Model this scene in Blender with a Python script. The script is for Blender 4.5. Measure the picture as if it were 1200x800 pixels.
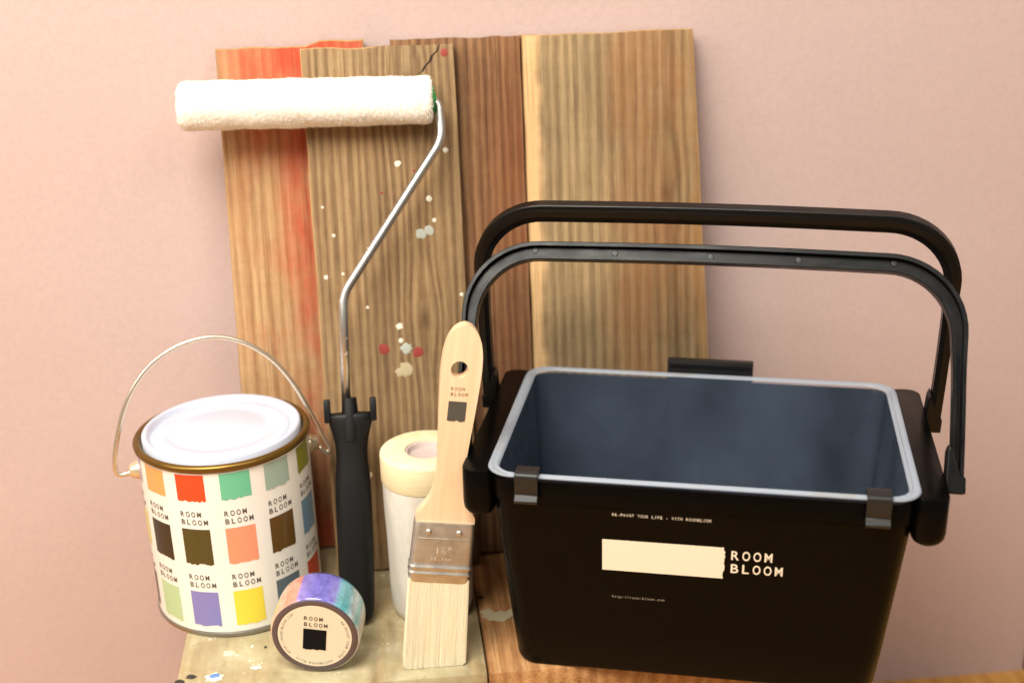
import bpy, bmesh, math, random
from mathutils import Vector, Matrix
random.seed(7)
for o in list(bpy.data.objects): bpy.data.objects.remove(o)
S = bpy.context.scene
COL = S.collection
R = math.radians

# ------------------------------------------------------------------ camera
FPX = 1527.4                                   # focal length in pixels of the 1200 px wide photograph
PITCH, ROLL, YAW = R(21.003), R(-0.961), R(6.15)
CAM = Vector((-0.0297, -0.6583, 0.4665))
FW = Vector((math.sin(YAW)*math.cos(PITCH), math.cos(YAW)*math.cos(PITCH), -math.sin(PITCH)))
_r0 = Vector((math.cos(YAW), -math.sin(YAW), 0)); _u0 = _r0.cross(FW)
RT = _r0*math.cos(ROLL) + _u0*math.sin(ROLL)
UP = -_r0*math.sin(ROLL) + _u0*math.cos(ROLL)
cd = bpy.data.cameras.new('camera'); cam = bpy.data.objects.new('camera', cd); COL.objects.link(cam)
cd.sensor_width = 36; cd.lens = FPX*36/1200; cd.clip_start = 0.02; cd.clip_end = 50
M = Matrix((RT, UP, -FW)).transposed().to_4x4(); M.translation = CAM
cam.matrix_world = M
cd.dof.use_dof = True; cd.dof.focus_distance = 0.775; cd.dof.aperture_fstop = 4.2
S.camera = cam

# ------------------------------------------------------------------ light (indoor: warm ceiling spots, no sun)
w = bpy.data.worlds.new('World'); S.world = w; w.use_nodes = True
bg = w.node_tree.nodes['Background']; bg.inputs[0].default_value = (1.0, 0.95, 0.90, 1); bg.inputs[1].default_value = 0.24
def area(name, loc, target, size, energy, color):
    l = bpy.data.lights.new(name, 'AREA'); l.shape = 'DISK'; l.size = size; l.energy = energy; l.color = color
    o = bpy.data.objects.new(name, l); COL.objects.link(o); o.location = loc
    o.rotation_euler = (Vector(target)-Vector(loc)).to_track_quat('-Z', 'Y').to_euler()
    return o
area('ceiling_spot_main', (-0.40, -0.66, 1.34), (-0.02, 0.12, 0.20), 0.85, 31.0, (1.0, 0.952, 0.852))
area('ceiling_spot_side', (-1.5, -0.75, 1.15), (0.0, 0.1, 0.1), 0.9, 13.0, (1.0, 0.93, 0.81))
area('ceiling_spot_back', (0.9, -1.3, 1.7), (0.2, 0.1, 0.1), 0.8, 9.0, (1.0, 0.95, 0.89))
vs = S.view_settings; vs.view_transform = 'Standard'; vs.look = 'None'; vs.exposure = 0.12; vs.gamma = 1.0
try: vs.use_curve_mapping = False
except Exception: pass

# ------------------------------------------------------------------ helpers
def ray(px, py): return FW + RT*((px-600)/FPX) - UP*((py-400)/FPX)
def on_plane(px, P0, n):
    d = ray(*px); return CAM + d*((Vector(P0)-CAM).dot(n)/d.dot(n))

def srgb(r, g, b):
    f = lambda c: (c/255/12.92) if c/255 <= .04045 else ((c/255+.055)/1.055)**2.4
    return (f(r), f(g), f(b), 1)

def new_mat(name, color=(.5,.5,.5,1), rough=.5, metal=0, **kw):
    m = bpy.data.materials.new(name); m.use_nodes = True
    b = m.node_tree.nodes['Principled BSDF']
    b.inputs['Base Color'].default_value = color; b.inputs['Roughness'].default_value = rough; b.inputs['Metallic'].default_value = metal
    for k, v in kw.items(): b.inputs[k].default_value = v
    return m
class NT:
    def __init__(s, m): s.t = m.node_tree; s.b = s.t.nodes['Principled BSDF']
    def n(s, typ, **kw):
        nd = s.t.nodes.new(typ)
        for k, v in kw.items():
            if k in nd.inputs.keys(): nd.inputs[k].default_value = v
            else: setattr(nd, k, v)
        return nd
    def l(s, a, b): s.t.links.new(a, b)
    def coord(s, scale=(1,1,1), loc=(0,0,0), rot=(0,0,0)):
        c = s.n('ShaderNodeTexCoord'); mp = s.n('ShaderNodeMapping'); mp.inputs['Scale'].default_value = scale
        mp.inputs['Location'].default_value = loc; mp.inputs['Rotation'].default_value = rot
        s.l(c.outputs['Object'], mp.inputs['Vector']); return mp.outputs['Vector']
    def noise(s, vec, scale, detail=3, rough=.55, dist=0):
        n = s.n('ShaderNodeTexNoise'); n.inputs['Scale'].default_value = scale; n.inputs['Detail'].default_value = detail
        n.inputs['Roughness'].default_value = rough; n.inputs['Distortion'].default_value = dist
        if vec is not None: s.l(vec, n.inputs['Vector'])
        return n.outputs['Fac']
    def ramp(s, fac, stops, interp='LINEAR'):
        r = s.n('ShaderNodeValToRGB'); e = r.color_ramp.elements; r.color_ramp.interpolation = interp
        while len(e) < len(stops): e.new(.5)
        for el, (p, c) in zip(e, stops): el.position = p; el.color = c if len(c) == 4 else (*c, 1)
        s.l(fac, r.inputs['Fac']); return r.outputs['Color']
    def math(s, op, a, b=None, clamp=False):
        m = s.n('ShaderNodeMath', operation=op); m.use_clamp = clamp
        for i, v in enumerate((a, b)):
            if v is None: continue
            if hasattr(v, 'node'): s.l(v, m.inputs[i])
            else: m.inputs[i].default_value = v
        return m.outputs[0]
    def mix(s, fac, a, b, blend='MIX'):
        m = s.n('ShaderNodeMix', data_type='RGBA', blend_type=blend)
        for k, v in ((0, fac), (6, a), (7, b)):
            if hasattr(v, 'node'): s.l(v, m.inputs[k])
            else: m.inputs[k].default_value = v
        return m.outputs[2]
    def bump(s, h, strength=.3, dist=.001, prev=None):
        b = s.n('ShaderNodeBump'); b.inputs['Strength'].default_value = strength; b.inputs['Distance'].default_value = dist
        s.l(h, b.inputs['Height'])
        if prev is not None: s.l(prev, b.inputs['Normal'])
        return b.outputs['Normal']
    def out(s, color=None, normal=None, rough=None):
        if color is not None: s.l(color, s.b.inputs['Base Color'])
        if normal is not None: s.l(normal, s.b.inputs['Normal'])
        if rough is not None: s.l(rough, s.b.inputs['Roughness'])
W1 = (1,1,1,1); K1 = (0,0,0,1)

def empty(name, loc=(0,0,0), label=None, cat=None, group=None, mat=None):
    o = bpy.data.objects.new(name, None); COL.objects.link(o); o.empty_display_size = .02
    if mat is not None: o.matrix_world = mat
    else: o.location = loc
    return tag(o, label, cat, group)
def tag(o, label=None, cat=None, group=None, kind=None):
    for k, v in (('label', label), ('category', cat), ('group', group), ('kind', kind)):
        if v: o[k] = v
    return o
def link(name, me, parent=None, mats=()):
    o = bpy.data.objects.new(name, me); COL.objects.link(o)
    for m in (mats if isinstance(mats, (list, tuple)) else [mats]): me.materials.append(m)
    if parent is not None: o.parent = parent
    return o
def mesh(name, verts, faces, parent=None, mats=(), smooth=False, mi=None):
    me = bpy.data.meshes.new(name); me.from_pydata([tuple(v) for v in verts], [], faces); me.update()
    if smooth: me.polygons.foreach_set('use_smooth', [True]*len(me.polygons))
    if mi: me.polygons.foreach_set('material_index', mi)
    return link(name, me, parent, mats)
def bmobj(name, bm, parent=None, mats=(), smooth=False, fix=True):
    if fix: bmesh.ops.recalc_face_normals(bm, faces=bm.faces)
    me = bpy.data.meshes.new(name); bm.to_mesh(me); bm.free()
    if smooth: me.polygons.foreach_set('use_smooth', [True]*len(me.polygons))
    return link(name, me, parent, mats)
def sharp(o, ang=35):
    me = o.data
    me.polygons.foreach_set('use_smooth', [True]*len(me.polygons))
    try: me.set_sharp_from_angle(angle=R(ang))
    except Exception: pass
    return o
def add_box(bm, lo, hi, bev=0, seg=2):
    vs_ = [bm.verts.new((x, y, z)) for x in (lo[0], hi[0]) for y in (lo[1], hi[1]) for z in (lo[2], hi[2])]
    fs = [bm.faces.new([vs_[i] for i in q]) for q in ((0,1,3,2),(4,6,7,5),(0,4,5,1),(2,3,7,6),(0,2,6,4),(1,5,7,3))]
    if bev:
        es = list({e for f in fs for e in f.edges})
        bmesh.ops.bevel(bm, geom=es, offset=bev, segments=seg, affect='EDGES', profile=.5)
    return bm
def box(name, lo, hi, parent, mats, bev=0, seg=2):
    bm = bmesh.new(); add_box(bm, lo, hi, bev, seg); return sharp(bmobj(name, bm, parent, mats), 40)
def lathe(name, prof, parent=None, mats=(), seg=72, ang=30, closed=False):
    vs_, fs = [], []; n = len(prof)
    for r, z in prof:
        for k in range(seg):
            a = 2*math.pi*k/seg; vs_.append((r*math.cos(a), r*math.sin(a), z))
    for i in range(n if closed else n-1):
        j = (i+1) % n
        for k in range(seg):
            l = (k+1) % seg; fs.append((i*seg+k, i*seg+l, j*seg+l, j*seg+k))
    bm = bmesh.new(); bv = [bm.verts.new(v) for v in vs_]
    for f in fs: bm.faces.new([bv[i] for i in f])
    bmesh.ops.remove_doubles(bm, verts=bm.verts, dist=1e-6)
    return sharp(bmobj(name, bm, parent, mats), ang)
def loft(sections, cap=True):
    bm = bmesh.new(); rows = [[bm.verts.new(p) for p in s] for s in sections]; n = len(rows[0])
    for a, b in zip(rows, rows[1:]):
        for k in range(n): bm.faces.new((a[k], a[(k+1)%n], b[(k+1)%n], b[k]))
    if cap: bm.faces.new(rows[0][::-1]); bm.faces.new(rows[-1])
    return bm
def rrect(hw, hd, r, z, seg=6):
    pts = []
    for cx, cy, a0 in ((hw-r, hd-r, 0), (-hw+r, hd-r, 90), (-hw+r, -hd+r, 180), (hw-r, -hd+r, 270)):
        for k in range(seg+1):
            a = R(a0+90*k/seg); pts.append((cx+r*math.cos(a), cy+r*math.sin(a), z))
    return pts
def smooth_path(pts, rad, seg=8):
    pts = [Vector(p) for p in pts]; out = [pts[0]]
    for a, b, c in zip(pts, pts[1:], pts[2:]):
        d1 = (a-b); d2 = (c-b); r = min(rad, d1.length*.49, d2.length*.49)
        p, q = b+d1.normalized()*r, b+d2.normalized()*r
        for k in range(seg+1):
            t = k/seg; out.append(p*(1-t)**2 + b*2*t*(1-t) + q*t*t)
    return out+[pts[-1]]
def catmull(pts, n=6):
    P = [Vector(p) for p in pts]; P = [P[0]*2-P[1]]+P+[P[-1]*2-P[-2]]; out = []
    for i in range(1, len(P)-2):
        a, b, c, d = P[i-1:i+3]
        for k in range(n):
            t = k/n; out.append(.5*((2*b)+(c-a)*t+(2*a-5*b+4*c-d)*t*t+(3*b-a-3*c+d)*t**3))
    return out+[P[-2]]
def tube_bm(pts, rad, seg=12):
    secs = []; t0 = (pts[1]-pts[0]).normalized(); nrm = t0.orthogonal().normalized()
    for i, p in enumerate(pts):
        t = (pts[min(i+1, len(pts)-1)]-pts[max(i-1, 0)]).normalized()
        nrm = (nrm-t*nrm.dot(t)).normalized(); b = t.cross(nrm)
        r = rad(i/(len(pts)-1)) if callable(rad) else rad
        secs.append([p+(nrm*math.cos(2*math.pi*k/seg)+b*math.sin(2*math.pi*k/seg))*r for k in range(seg)])
    return loft(secs)

# lettering: the built-in font, one flat mesh per string, letter by letter on a fixed pitch
_gl = {}
def glyph(ch, bold=0.0):
    if (ch, bold) not in _gl:
        c = bpy.data.curves.new('g', 'FONT'); c.body = ch; c.size = 1; c.resolution_u = 5; c.offset = bold; c.fill_mode = 'FRONT'
        o = bpy.data.objects.new('g', c); COL.objects.link(o)
        me = bpy.data.meshes.new_from_object(o.evaluated_get(bpy.context.evaluated_depsgraph_get()))
        v = [(p.co.x, p.co.y) for p in me.vertices]; f = [tuple(p.vertices) for p in me.polygons]
        bpy.data.objects.remove(o); bpy.data.meshes.remove(me); bpy.data.curves.remove(c)
        if v:
            x0 = min(p[0] for p in v); x1 = max(p[0] for p in v); v = [(p[0]-(x0+x1)/2, p[1]) for p in v]
        _gl[(ch, bold)] = (v, f)
    return _gl[(ch, bold)]
def text2d(s, pitch, h, bold=0.0, fit=.70):
    """letters as (u, v) points; first letter cell starts at u = 0, baseline v = 0, capitals h tall"""
    V, F = [], []; k = h/.70
    for i, ch in enumerate(s):
        if ch == ' ': continue
        v, f = glyph(ch, bold); wd = max([abs(p[0]) for p in v]+[.01])*2*k; sx = min(1.0, pitch*fit/wd)
        n0 = len(V); V += [((i+.5)*pitch+p[0]*k*sx, p[1]*k) for p in v]; F += [tuple(a+n0 for a in q) for q in f]
    return V, F
def join2d(*parts):
    V, F = [], []
    for v, f in parts: n = len(V); V += v; F += [tuple(a+n for a in q) for q in f]
    return V, F
def shift(p, du, dv): return [(a+du, b+dv) for a, b in p[0]], p[1]
def room_bloom(pitch, h, gap, bold=.0):
    """two lines, top of ROOM at v = 0"""
    return join2d(shift(text2d('ROOM', pitch, h, bold), 0, -h), shift(text2d('BLOOM', pitch, h, bold), 0, -2*h-gap))
def ragged(wd, ht, n=18, jag=.05, side='bottom', seed=0):
    """brushed swatch: straight on three sides, ragged on one; origin top left, v downwards negative"""
    rg = random.Random(seed); V, F = [], []
    L = wd if side == 'bottom' else ht; D = ht if side == 'bottom' else wd
    x = 0; lev = 0; tops = []
    for i in range(n+1):
        if i % 2 == 0 or rg.random() < .4: lev = rg.uniform(-1, 1)*jag*L
        tops.append(D+lev if 0 < i < n else D-jag*L*.3)
    for i in range(n+1):
        a = L*i/n
        if side == 'bottom': V += [(a, 0), (a, -tops[i])]
        else: V += [(0, -a), (tops[i], -a)]
    for i in range(n): F.append((2*i, 2*i+1, 2*i+3, 2*i+2))
    return V, F
def decal(name, P, fn, parent, mat): 
    bm = bmesh.new(); bv = [bm.verts.new(fn(a, b)) for a, b in P[0]]
    for f in P[1]:
        try: bm.faces.new([bv[i] for i in f])
        except ValueError: pass
    return bmobj(name, bm, parent, mat, fix=False)

# ------------------------------------------------------------------ materials
def wood(name, stops, freq=60, sap=None, edge=None, stain=None, seed=0, knots=(), blotch=.35, rough=.78, axis='Z', bump=.28, fine=.42):
    """stops: ramp over the grain; the grain runs along the local axis, x is across the plank"""
    m = new_mat(name, rough=rough); t = NT(m); m.node_tree.nodes['Principled BSDF'].inputs['Specular IOR Level'].default_value = .25
    sc = (1,1,.016) if axis == 'Z' else (1,.016,1)
    v = t.coord(sc, (seed*.37, seed*.11, seed*.23))
    warp = t.noise(v, 9, 2); sx = t.n('ShaderNodeCombineXYZ'); t.l(t.math('MULTIPLY', t.math('SUBTRACT', warp, .5), .03), sx.inputs[0])
    kd = None
    if knots:
        o0 = t.n('ShaderNodeTexCoord'); s0 = t.n('ShaderNodeSeparateXYZ'); t.l(o0.outputs['Object'], s0.inputs[0]); acc = sx.inputs[0].links[0].from_socket
        for x0, z0, sg in knots:
            dx = t.math('SUBTRACT', s0.outputs['X'], x0); dz = t.math('MULTIPLY', t.math('SUBTRACT', s0.outputs['Z'], z0), .38)
            r2 = t.math('ADD', t.math('MULTIPLY', dx, dx), t.math('MULTIPLY', dz, dz))
            ge = t.math('POWER', 2.718, t.math('MULTIPLY', r2, -1/(sg*sg)))
            acc = t.math('ADD', acc, t.math('MULTIPLY', t.math('MULTIPLY', dx, ge), -.85))
            k_ = t.math('POWER', 2.718, t.math('MULTIPLY', r2, -1/(sg*sg*.05)))
            kd = k_ if kd is None else t.math('ADD', kd, k_)
        t.l(acc, sx.inputs[0])
    va = t.n('ShaderNodeVectorMath', operation='ADD'); t.l(v, va.inputs[0]); t.l(sx.outputs[0], va.inputs[1]); v2 = va.outputs[0]
    wv = t.n('ShaderNodeTexWave', wave_type='BANDS', bands_direction='X', wave_profile='SIN'); t.l(v2, wv.inputs['Vector'])
    wv.inputs['Scale'].default_value = freq; wv.inputs['Distortion'].default_value = 2.2; wv.inputs['Detail'].default_value = 3
    wv.inputs['Detail Scale'].default_value = 1.4
    n0 = t.noise(t.coord((1,1,.22) if axis == 'Z' else (1,.22,1), (seed*.9,0,seed)), 260, 5, .7); n1 = t.noise(v2, 150, 4, .7); n2 = t.noise(v2, 900, 4, .65)
    g = t.math('ADD', t.math('MULTIPLY', wv.outputs['Fac'], .18), t.math('ADD', t.math('ADD', t.math('MULTIPLY', n1, .45), t.math('MULTIPLY', n0, .35)), t.math('MULTIPLY', n2, fine)))
    g = t.math('MULTIPLY', g, .77)
    col = t.ramp(g, stops)
    if kd is not None: col = t.mix(t.math('MULTIPLY', kd, .55, True), col, (.06,.032,.016,1))
    vb = t.coord((1,1,.35) if axis == 'Z' else (1,.35,1), (seed, 0, seed*2.1))
    bl = t.noise(vb, 22, 4, .6)
    col = t.mix(blotch, col, t.ramp(bl, [(.3, (.30,.30,.30,1)), (.7, (1.25,1.2,1.1,1))]), 'MULTIPLY')
    oc = t.n('ShaderNodeTexCoord'); sp = t.n('ShaderNodeSeparateXYZ'); t.l(oc.outputs['Object'], sp.inputs[0])
    wob = t.math('MULTIPLY', t.math('SUBTRACT', t.noise(t.coord((.3,1,1), (seed,1,0)), 25, 3), .5), .016)
    xw = t.math('ADD', sp.outputs['X'], wob)
    for lo, hi, c, amt in (sap or []):
        wdt = .0025
        a = t.n('ShaderNodeMapRange'); t.l(xw, a.inputs[0]); a.inputs[1].default_value = lo-wdt; a.inputs[2].default_value = lo+wdt
        b = t.n('ShaderNodeMapRange'); t.l(xw, b.inputs[0]); b.inputs[1].default_value = hi+wdt; b.inputs[2].default_value = hi-wdt
        f = t.math('MULTIPLY', t.math('MULTIPLY', a.outputs[0], b.outputs[0]), amt)
        cc = t.ramp(n2, [(.3, tuple(k*.8 for k in c[:3])), (.7, tuple(min(1, k*1.12) for k in c[:3]))])
        col = t.mix(f, col, cc)
    for lo, hi, c, amt, sd in (stain or []):
        a = t.n('ShaderNodeMapRange'); t.l(xw, a.inputs[0]); a.inputs[1].default_value = lo; a.inputs[2].default_value = hi
        nn = t.noise(t.coord((1,1,.6), (sd, sd*.3, sd*.7)), 16, 4, .65)
        nn = t.ramp(nn, [(.36, K1), (.60, W1)])
        fib = t.ramp(n1, [(.2, (.35,.35,.35,1)), (.6, W1)])
        f = t.math('MULTIPLY', t.math('MULTIPLY', a.outputs[0], nn), fib)
        col = t.mix(t.math('MULTIPLY', f, amt), col, c)
    # saw marks across the plank
    sm = t.noise(t.coord((.12,1,1) if axis == 'Z' else (.12,1,1)), 260, 2)
    h = t.math('ADD', t.math('MULTIPLY', n2, .5), t.math('ADD', t.math('MULTIPLY', g, .8), t.math('MULTIPLY', sm, .06)))
    col = t.mix(.10, col, t.ramp(sm, [(.35, (.62,.6,.58,1)), (.6, (1.1,1.1,1.1,1))]), 'MULTIPLY')
    pore = t.ramp(t.noise(t.coord((1,1,.018) if axis == 'Z' else (1,.018,1), (seed*.71,0,seed)), 620, 3, .7), [(.30, (.40,.36,.33,1)), (.46, W1)])
    col = t.mix(.75, col, pore, 'MULTIPLY')
    t.out(col, t.bump(h, bump, .0012))
    return m

m_black = new_mat('black_plastic', (.0014,.0013,.0013,1), .3, **{'Specular IOR Level': .09})
t = NT(m_black); nz = t.noise(t.coord(), 900, 2); t.out(normal=t.bump(nz, .06, .0004), rough=t.ramp(t.noise(t.coord(), 40, 4), [(.3, (.22,)*3), (.7, (.34,)*3)]))
m_handle = new_mat('black_handle_plastic', (.0025,.0025,.0027,1), .26, **{'Specular IOR Level': .24})
t = NT(m_handle); t.out(rough=t.ramp(t.noise(t.coord(), 60, 4), [(.3, (.24,)*3), (.7, (.42,)*3)]))
m_clip = new_mat('dark_clip_plastic', (.009,.0085,.0085,1), .42)
m_grip = new_mat('black_grip_rubber', (.005,.0048,.0048,1), .46, **{'Specular IOR Level': .28})
t = NT(m_grip); t.out(normal=t.bump(t.noise(t.coord(), 1400, 2), .12, .0004))
m_print = new_mat('cream_print', (.86,.76,.60,1), .55)
m_ink = new_mat('black_print', (.006,.0055,.007,1), .6, **{'Specular IOR Level': .1})
m_inkred = new_mat('reddish_print', (.16,.05,.035,1), .6)
m_inkgrey = new_mat('grey_print', (.075,.065,.055,1), .5)

# ------------------------------------------------------------------ setting: wall, floor, post at the wall's end
BH = -0.196; WALLY = 0.220
mw = new_mat('pink_wallpaper', rough=.85); t = NT(mw); mw.node_tree.nodes['Principled BSDF'].inputs['Specular IOR Level'].default_value = .2
v = t.coord()
n1 = t.noise(v, 330, 4, .6); n2 = t.noise(v, 95, 3, .5); n3 = t.noise(v, 3.2, 3)
col = t.mix(t.ramp(n3, [(.35, K1), (.65, W1)]), (.560,.418,.385,1), (.588,.444,.412,1))
col = t.mix(.22, col, t.ramp(n1, [(.3, (.72,.70,.70,1)), (.65, (1.06,1.05,1.05,1))]), 'MULTIPLY')
t.out(col, t.bump(n1, .32, .0006, t.bump(n2, .08, .001)))
o = box('wall', (-1.8, WALLY, BH-.02), (.4955, WALLY+.05, 1.3), None, mw); tag(o, kind='structure')
mpost = wood('dark_post_wood', [(.25, srgb(52,28,14)), (.6, srgb(96,56,28)), (.8, srgb(120,74,40))], 40, seed=5)
o = box('wall_post', (.4958, WALLY-.004, BH+.001), (.56, WALLY+.05, 1.3), None, mpost, .003); tag(o, kind='structure')
mfl = wood('yellow_floor_wood', [(.25, srgb(176,116,52)), (.55, srgb(214,158,84)), (.8, srgb(232,184,112))], 20, seed=3, axis='Y', blotch=.2, rough=.45)
o = box('floor', (-1.8, -1.6, BH-.02), (1.4, WALLY+.0495, BH), None, mfl); tag(o, kind='structure')

# ------------------------------------------------------------------ low bench
bench = empty('wooden_bench', (0, .1, BH), 'low wooden bench with half painted, half bare top carrying all the tools', 'bench')
mp = new_mat('worn_pale_paint', rough=.6); t = NT(mp)
v = t.coord()
wv = t.coord((1,.06,1), (3,0,0)); gr = t.noise(wv, 160, 4, .6)
wood_c = t.ramp(gr, [(.3, srgb(124,98,64)), (.6, srgb(168,142,100)), (.8, srgb(188,162,118))])
pn = t.noise(t.coord((1,.55,1), (1.7,.3,0)), 20, 6, .62, .6)
pnt = t.ramp(t.noise(v, 55, 5, .6), [(.3, srgb(164,152,116)), (.55, srgb(184,174,140)), (.75, srgb(206,200,172))])
col = t.mix(t.ramp(pn, [(.36, (.12,)*3+(1,)), (.55, (.88,)*3+(1,))]), wood_c, pnt)
spk = t.ramp(t.noise(t.coord(loc=(.4,.2,0)), 130, 3, .6), [(.68, K1), (.72, W1)])
col = t.mix(t.math('MULTIPLY', spk, .85), col, srgb(236,232,210))
drt = t.ramp(t.noise(t.coord(loc=(2.4,1.2,0)), 75, 5, .7), [(.62, K1), (.78, W1)])
col = t.mix(t.math('MULTIPLY', drt, .6), col, srgb(96,72,44))
t.out(col, t.bump(t.math('ADD', gr, t.math('MULTIPLY', pn, 1.5)), .35, .0012), t.ramp(pn, [(.4, (.7,)*3), (.6, (.42,)*3)]))
mbare = wood('bare_bench_wood', [(.30, srgb(112,74,46)), (.5, srgb(172,124,80)), (.72, srgb(206,162,112))], 34, seed=9, axis='Y', blotch=.45, rough=.6,)
X0, XB, X1, YB = -0.1626, 0.0236, 0.258, 0.205
for nm, a, b, m in (('plank', X0, XB-.0004, mp), ('plank', XB+.0004, X1, mbare)):
    box(nm, (a, -.1, -BH-.022), (b, YB-.1, -BH), bench, m, .0016)
for sx in (X0+.02, X1-.045):
    for sy in (-.085, .075):
        box('leg', (sx, sy, 0), (sx+.025, sy+.025, -BH-.0222), bench, mbare, .0015)
for sy in (-.077, .083):
    box('rail', (X0+.0452, sy, .125), (X1-.0452, sy+.014, -BH-.0224), bench, mbare, .001)
# paint drops and smears on the bench top
def blob(name, P, r, mat, parent, ax=(1,0,0), ay=(0,1,0), n=14, jag=.12, th=.0006, seed=0, asp=1):
    rg = random.Random(seed); ax, ay = Vector(ax), Vector(ay); nz_ = ax.cross(ay).normalized()
    rad = [r*(1+rg.uniform(-jag, jag)) for _ in range(n)]; vs_, fs = [], []
    for k2, (s, h) in enumerate(((1, 0), (.82, .75), (.4, 1))):
        for k in range(n):
            a = 2*math.pi*k/n; vs_.append(Vector(P)+(ax*math.cos(a)*asp+ay*math.sin(a))*rad[k]*s+nz_*th*h)
    vs_.append(Vector(P)+nz_*th*1.02)
    for i in range(2):
        for k in range(n): fs.append((i*n+k, i*n+(k+1)%n, (i+1)*n+(k+1)%n, (i+1)*n+k))
    for k in range(n): fs.append((2*n+k, 2*n+(k+1)%n, 3*n))
    return mesh(name, vs_, fs, parent, mat, True)
m_dw = new_mat('white_paint_drop', srgb(232,226,206), .45); m_db = new_mat('blue_paint_drop', srgb(96,140,196), .4)
m_dk = new_mat('dark_paint_drop', srgb(52,46,40), .5); m_dr = new_mat('red_paint_drop', srgb(150,56,50), .6)
m_dg = new_mat('grey_paint_drop', srgb(182,186,172), .5); m_dy = new_mat('ivory_paint_smear', srgb(226,214,178), .55)
up = Vector((0,0,1)); m_smr = new_mat('thin_greyish_smear', srgb(186,172,140), .6)
for i, (px, r, m, asp) in enumerate([((251,793), .0042, m_dw, 1.3), ((252,792), .0026, m_db, 1.4), ((224,793), .0022, m_dk, 1.5), ((210,799), .0026, m_dk, 1.3),
        ((296,757), .0016, m_dw, .7), ((300,782), .0020, m_dw, 1.9), ((268,765), .003, m_dy, 1.2), ((311,758), .0012, m_dk, .8),
        ((585,722), .0058, m_smr, 1.7), ((571,716), .0035, m_smr, 1.3), ((600,717), .0035, m_smr, 1.4), ((563,700), .002, m_dk, 1)]):
    P = on_plane(px, (0,0,0), up); P = P - Vector(bench.location); P.z = -BH+.00012*(1+i%3)
    blob('paint_drop', P, r, m, bench, seed=i+40, th=.00035, jag=.22, asp=asp, n=18)

# ------------------------------------------------------------------ boards leaning against the wall
m_arris = new_mat('sawn_wood_edge', srgb(214,168,104), .8); t = NT(m_arris)
t.out(t.ramp(t.noise(t.coord((1,1,.1)), 200, 4), [(.3, srgb(150,114,72)), (.7, srgb(192,154,106))]))
def board(label, tl, tr, left2, right2, yb, lean, th, mat, seed, notch=None, edges=(1,1)):
    """tl, tr: the top corners; left2, right2: a second point on each long edge, all as pixels on the front face"""
    a = R(lean); k = Vector((0, math.sin(a), math.cos(a))); n = Vector((0, -math.cos(a), math.sin(a))); P0 = Vector((0, yb, 0))
    q = [on_plane(p, P0, n) for p in (tl, tr, left2, right2)]
    uv = [(p.x, (p-P0).dot(k)) for p in q]
    def base(i, j):
        (x1, v1), (x2, v2) = uv[i], uv[j]; return x2+(x1-x2)*(0-v2)/(v1-v2)
    xl, xr = base(0, 2), base(1, 3)
    xc = (xl+xr)/2; bot = Vector((xc, yb, 0)) ; bot.z += th*math.sin(a)*0
    mw_ = Matrix((Vector((1,0,0)), -n, k)).transposed().to_4x4(); mw_.translation = Vector((xc, yb, th*math.sin(a)+.0002))
    rg = random.Random(seed); N = 10; vt = []
    for i in range(N+1):
        f = i/N; v = uv[0][1]*(1-f)+uv[1][1]*f - th*math.sin(a) + (rg.uniform(-.0006, .0006) if 0 < i < N else 0)
        if notch and f > notch[0]: v += notch[1]
        vt.append((uv[0][0]*(1-f)+uv[1][0]*f-xc, v))
    M_ = 16; left = []; right = []
    for i in range(M_+1):
        f = i/M_
        jl = rg.uniform(-.0003, .0003) if 0 < i < M_ else 0; jr = rg.uniform(-.0003, .0003) if 0 < i < M_ else 0
        left.append((vt[0][0]*f+(xl-xc)*(1-f)+jl, vt[0][1]*f)); right.append((vt[-1][0]*f+(xr-xc)*(1-f)+jr, vt[-1][1]*f))
    loop = left + vt[1:-1] + right[::-1]
    bm = bmesh.new(); f0 = bm.faces.new([bm.verts.new((x, 0, z)) for x, z in loop])
    ext = bmesh.ops.extrude_face_region(bm, geom=[f0]); bmesh.ops.translate(bm, verts=[e for e in ext['geom'] if isinstance(e, bmesh.types.BMVert)], vec=(0, th, 0))
    bmesh.ops.recalc_face_normals(bm, faces=bm.faces)
    for f in bm.faces:
        if abs(f.normal.y) < .5: f.material_index = 1
    es = [e for e in bm.edges if all(abs(v.co.y) < 1e-6 for v in e.verts)]
    r = bmesh.ops.bevel(bm, geom=es, offset=.0008, segments=2, affect='EDGES', profile=.5)
    for f in r['faces']:
        if abs(f.normal.y) < .97: f.material_index = 1
        if (f.calc_center_median().x < 0 and not edges[0]) or (f.calc_center_median().x > 0 and not edges[1]): f.material_index = 0
    o = bmobj('wooden_board', bm, None, [mat, m_arris]); o.matrix_world = mw_
    tag(o, label, 'board', 'old boards leaning against the pink wall'); sharp(o, 30)
    return o, n, k, P0
TH = .0115
g2 = 11.0
m_b1 = wood('tan_red_board', [(.32, srgb(136,98,62)), (.50, srgb(176,138,98)), (.70, srgb(204,168,126))], 46, seed=1, blotch=.25,
    stain=[(-.050, -.024, srgb(190,64,40), .85, 2.2), (-.014, .002, srgb(180,56,36), .85, 5.1)])
m_b2 = wood('grey_brown_board', knots=[(.019, .172, .011), (.016, .325, .014)], stops= [(.32, srgb(84,62,42)), (.46, srgb(130,102,72)), (.60, srgb(160,132,96)), (.75, srgb(182,154,116))], freq=58, seed=2, blotch=.4)
m_b3 = wood('reddish_brown_board', [(.32, srgb(70,46,28)), (.5, srgb(122,88,60)), (.70, srgb(162,124,88))], 54, seed=4, blotch=.5,
    stain=[(-.005, .03, srgb(138,72,40), .45, 1.1)], knots=[(-.02, .22, .012)])
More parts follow.
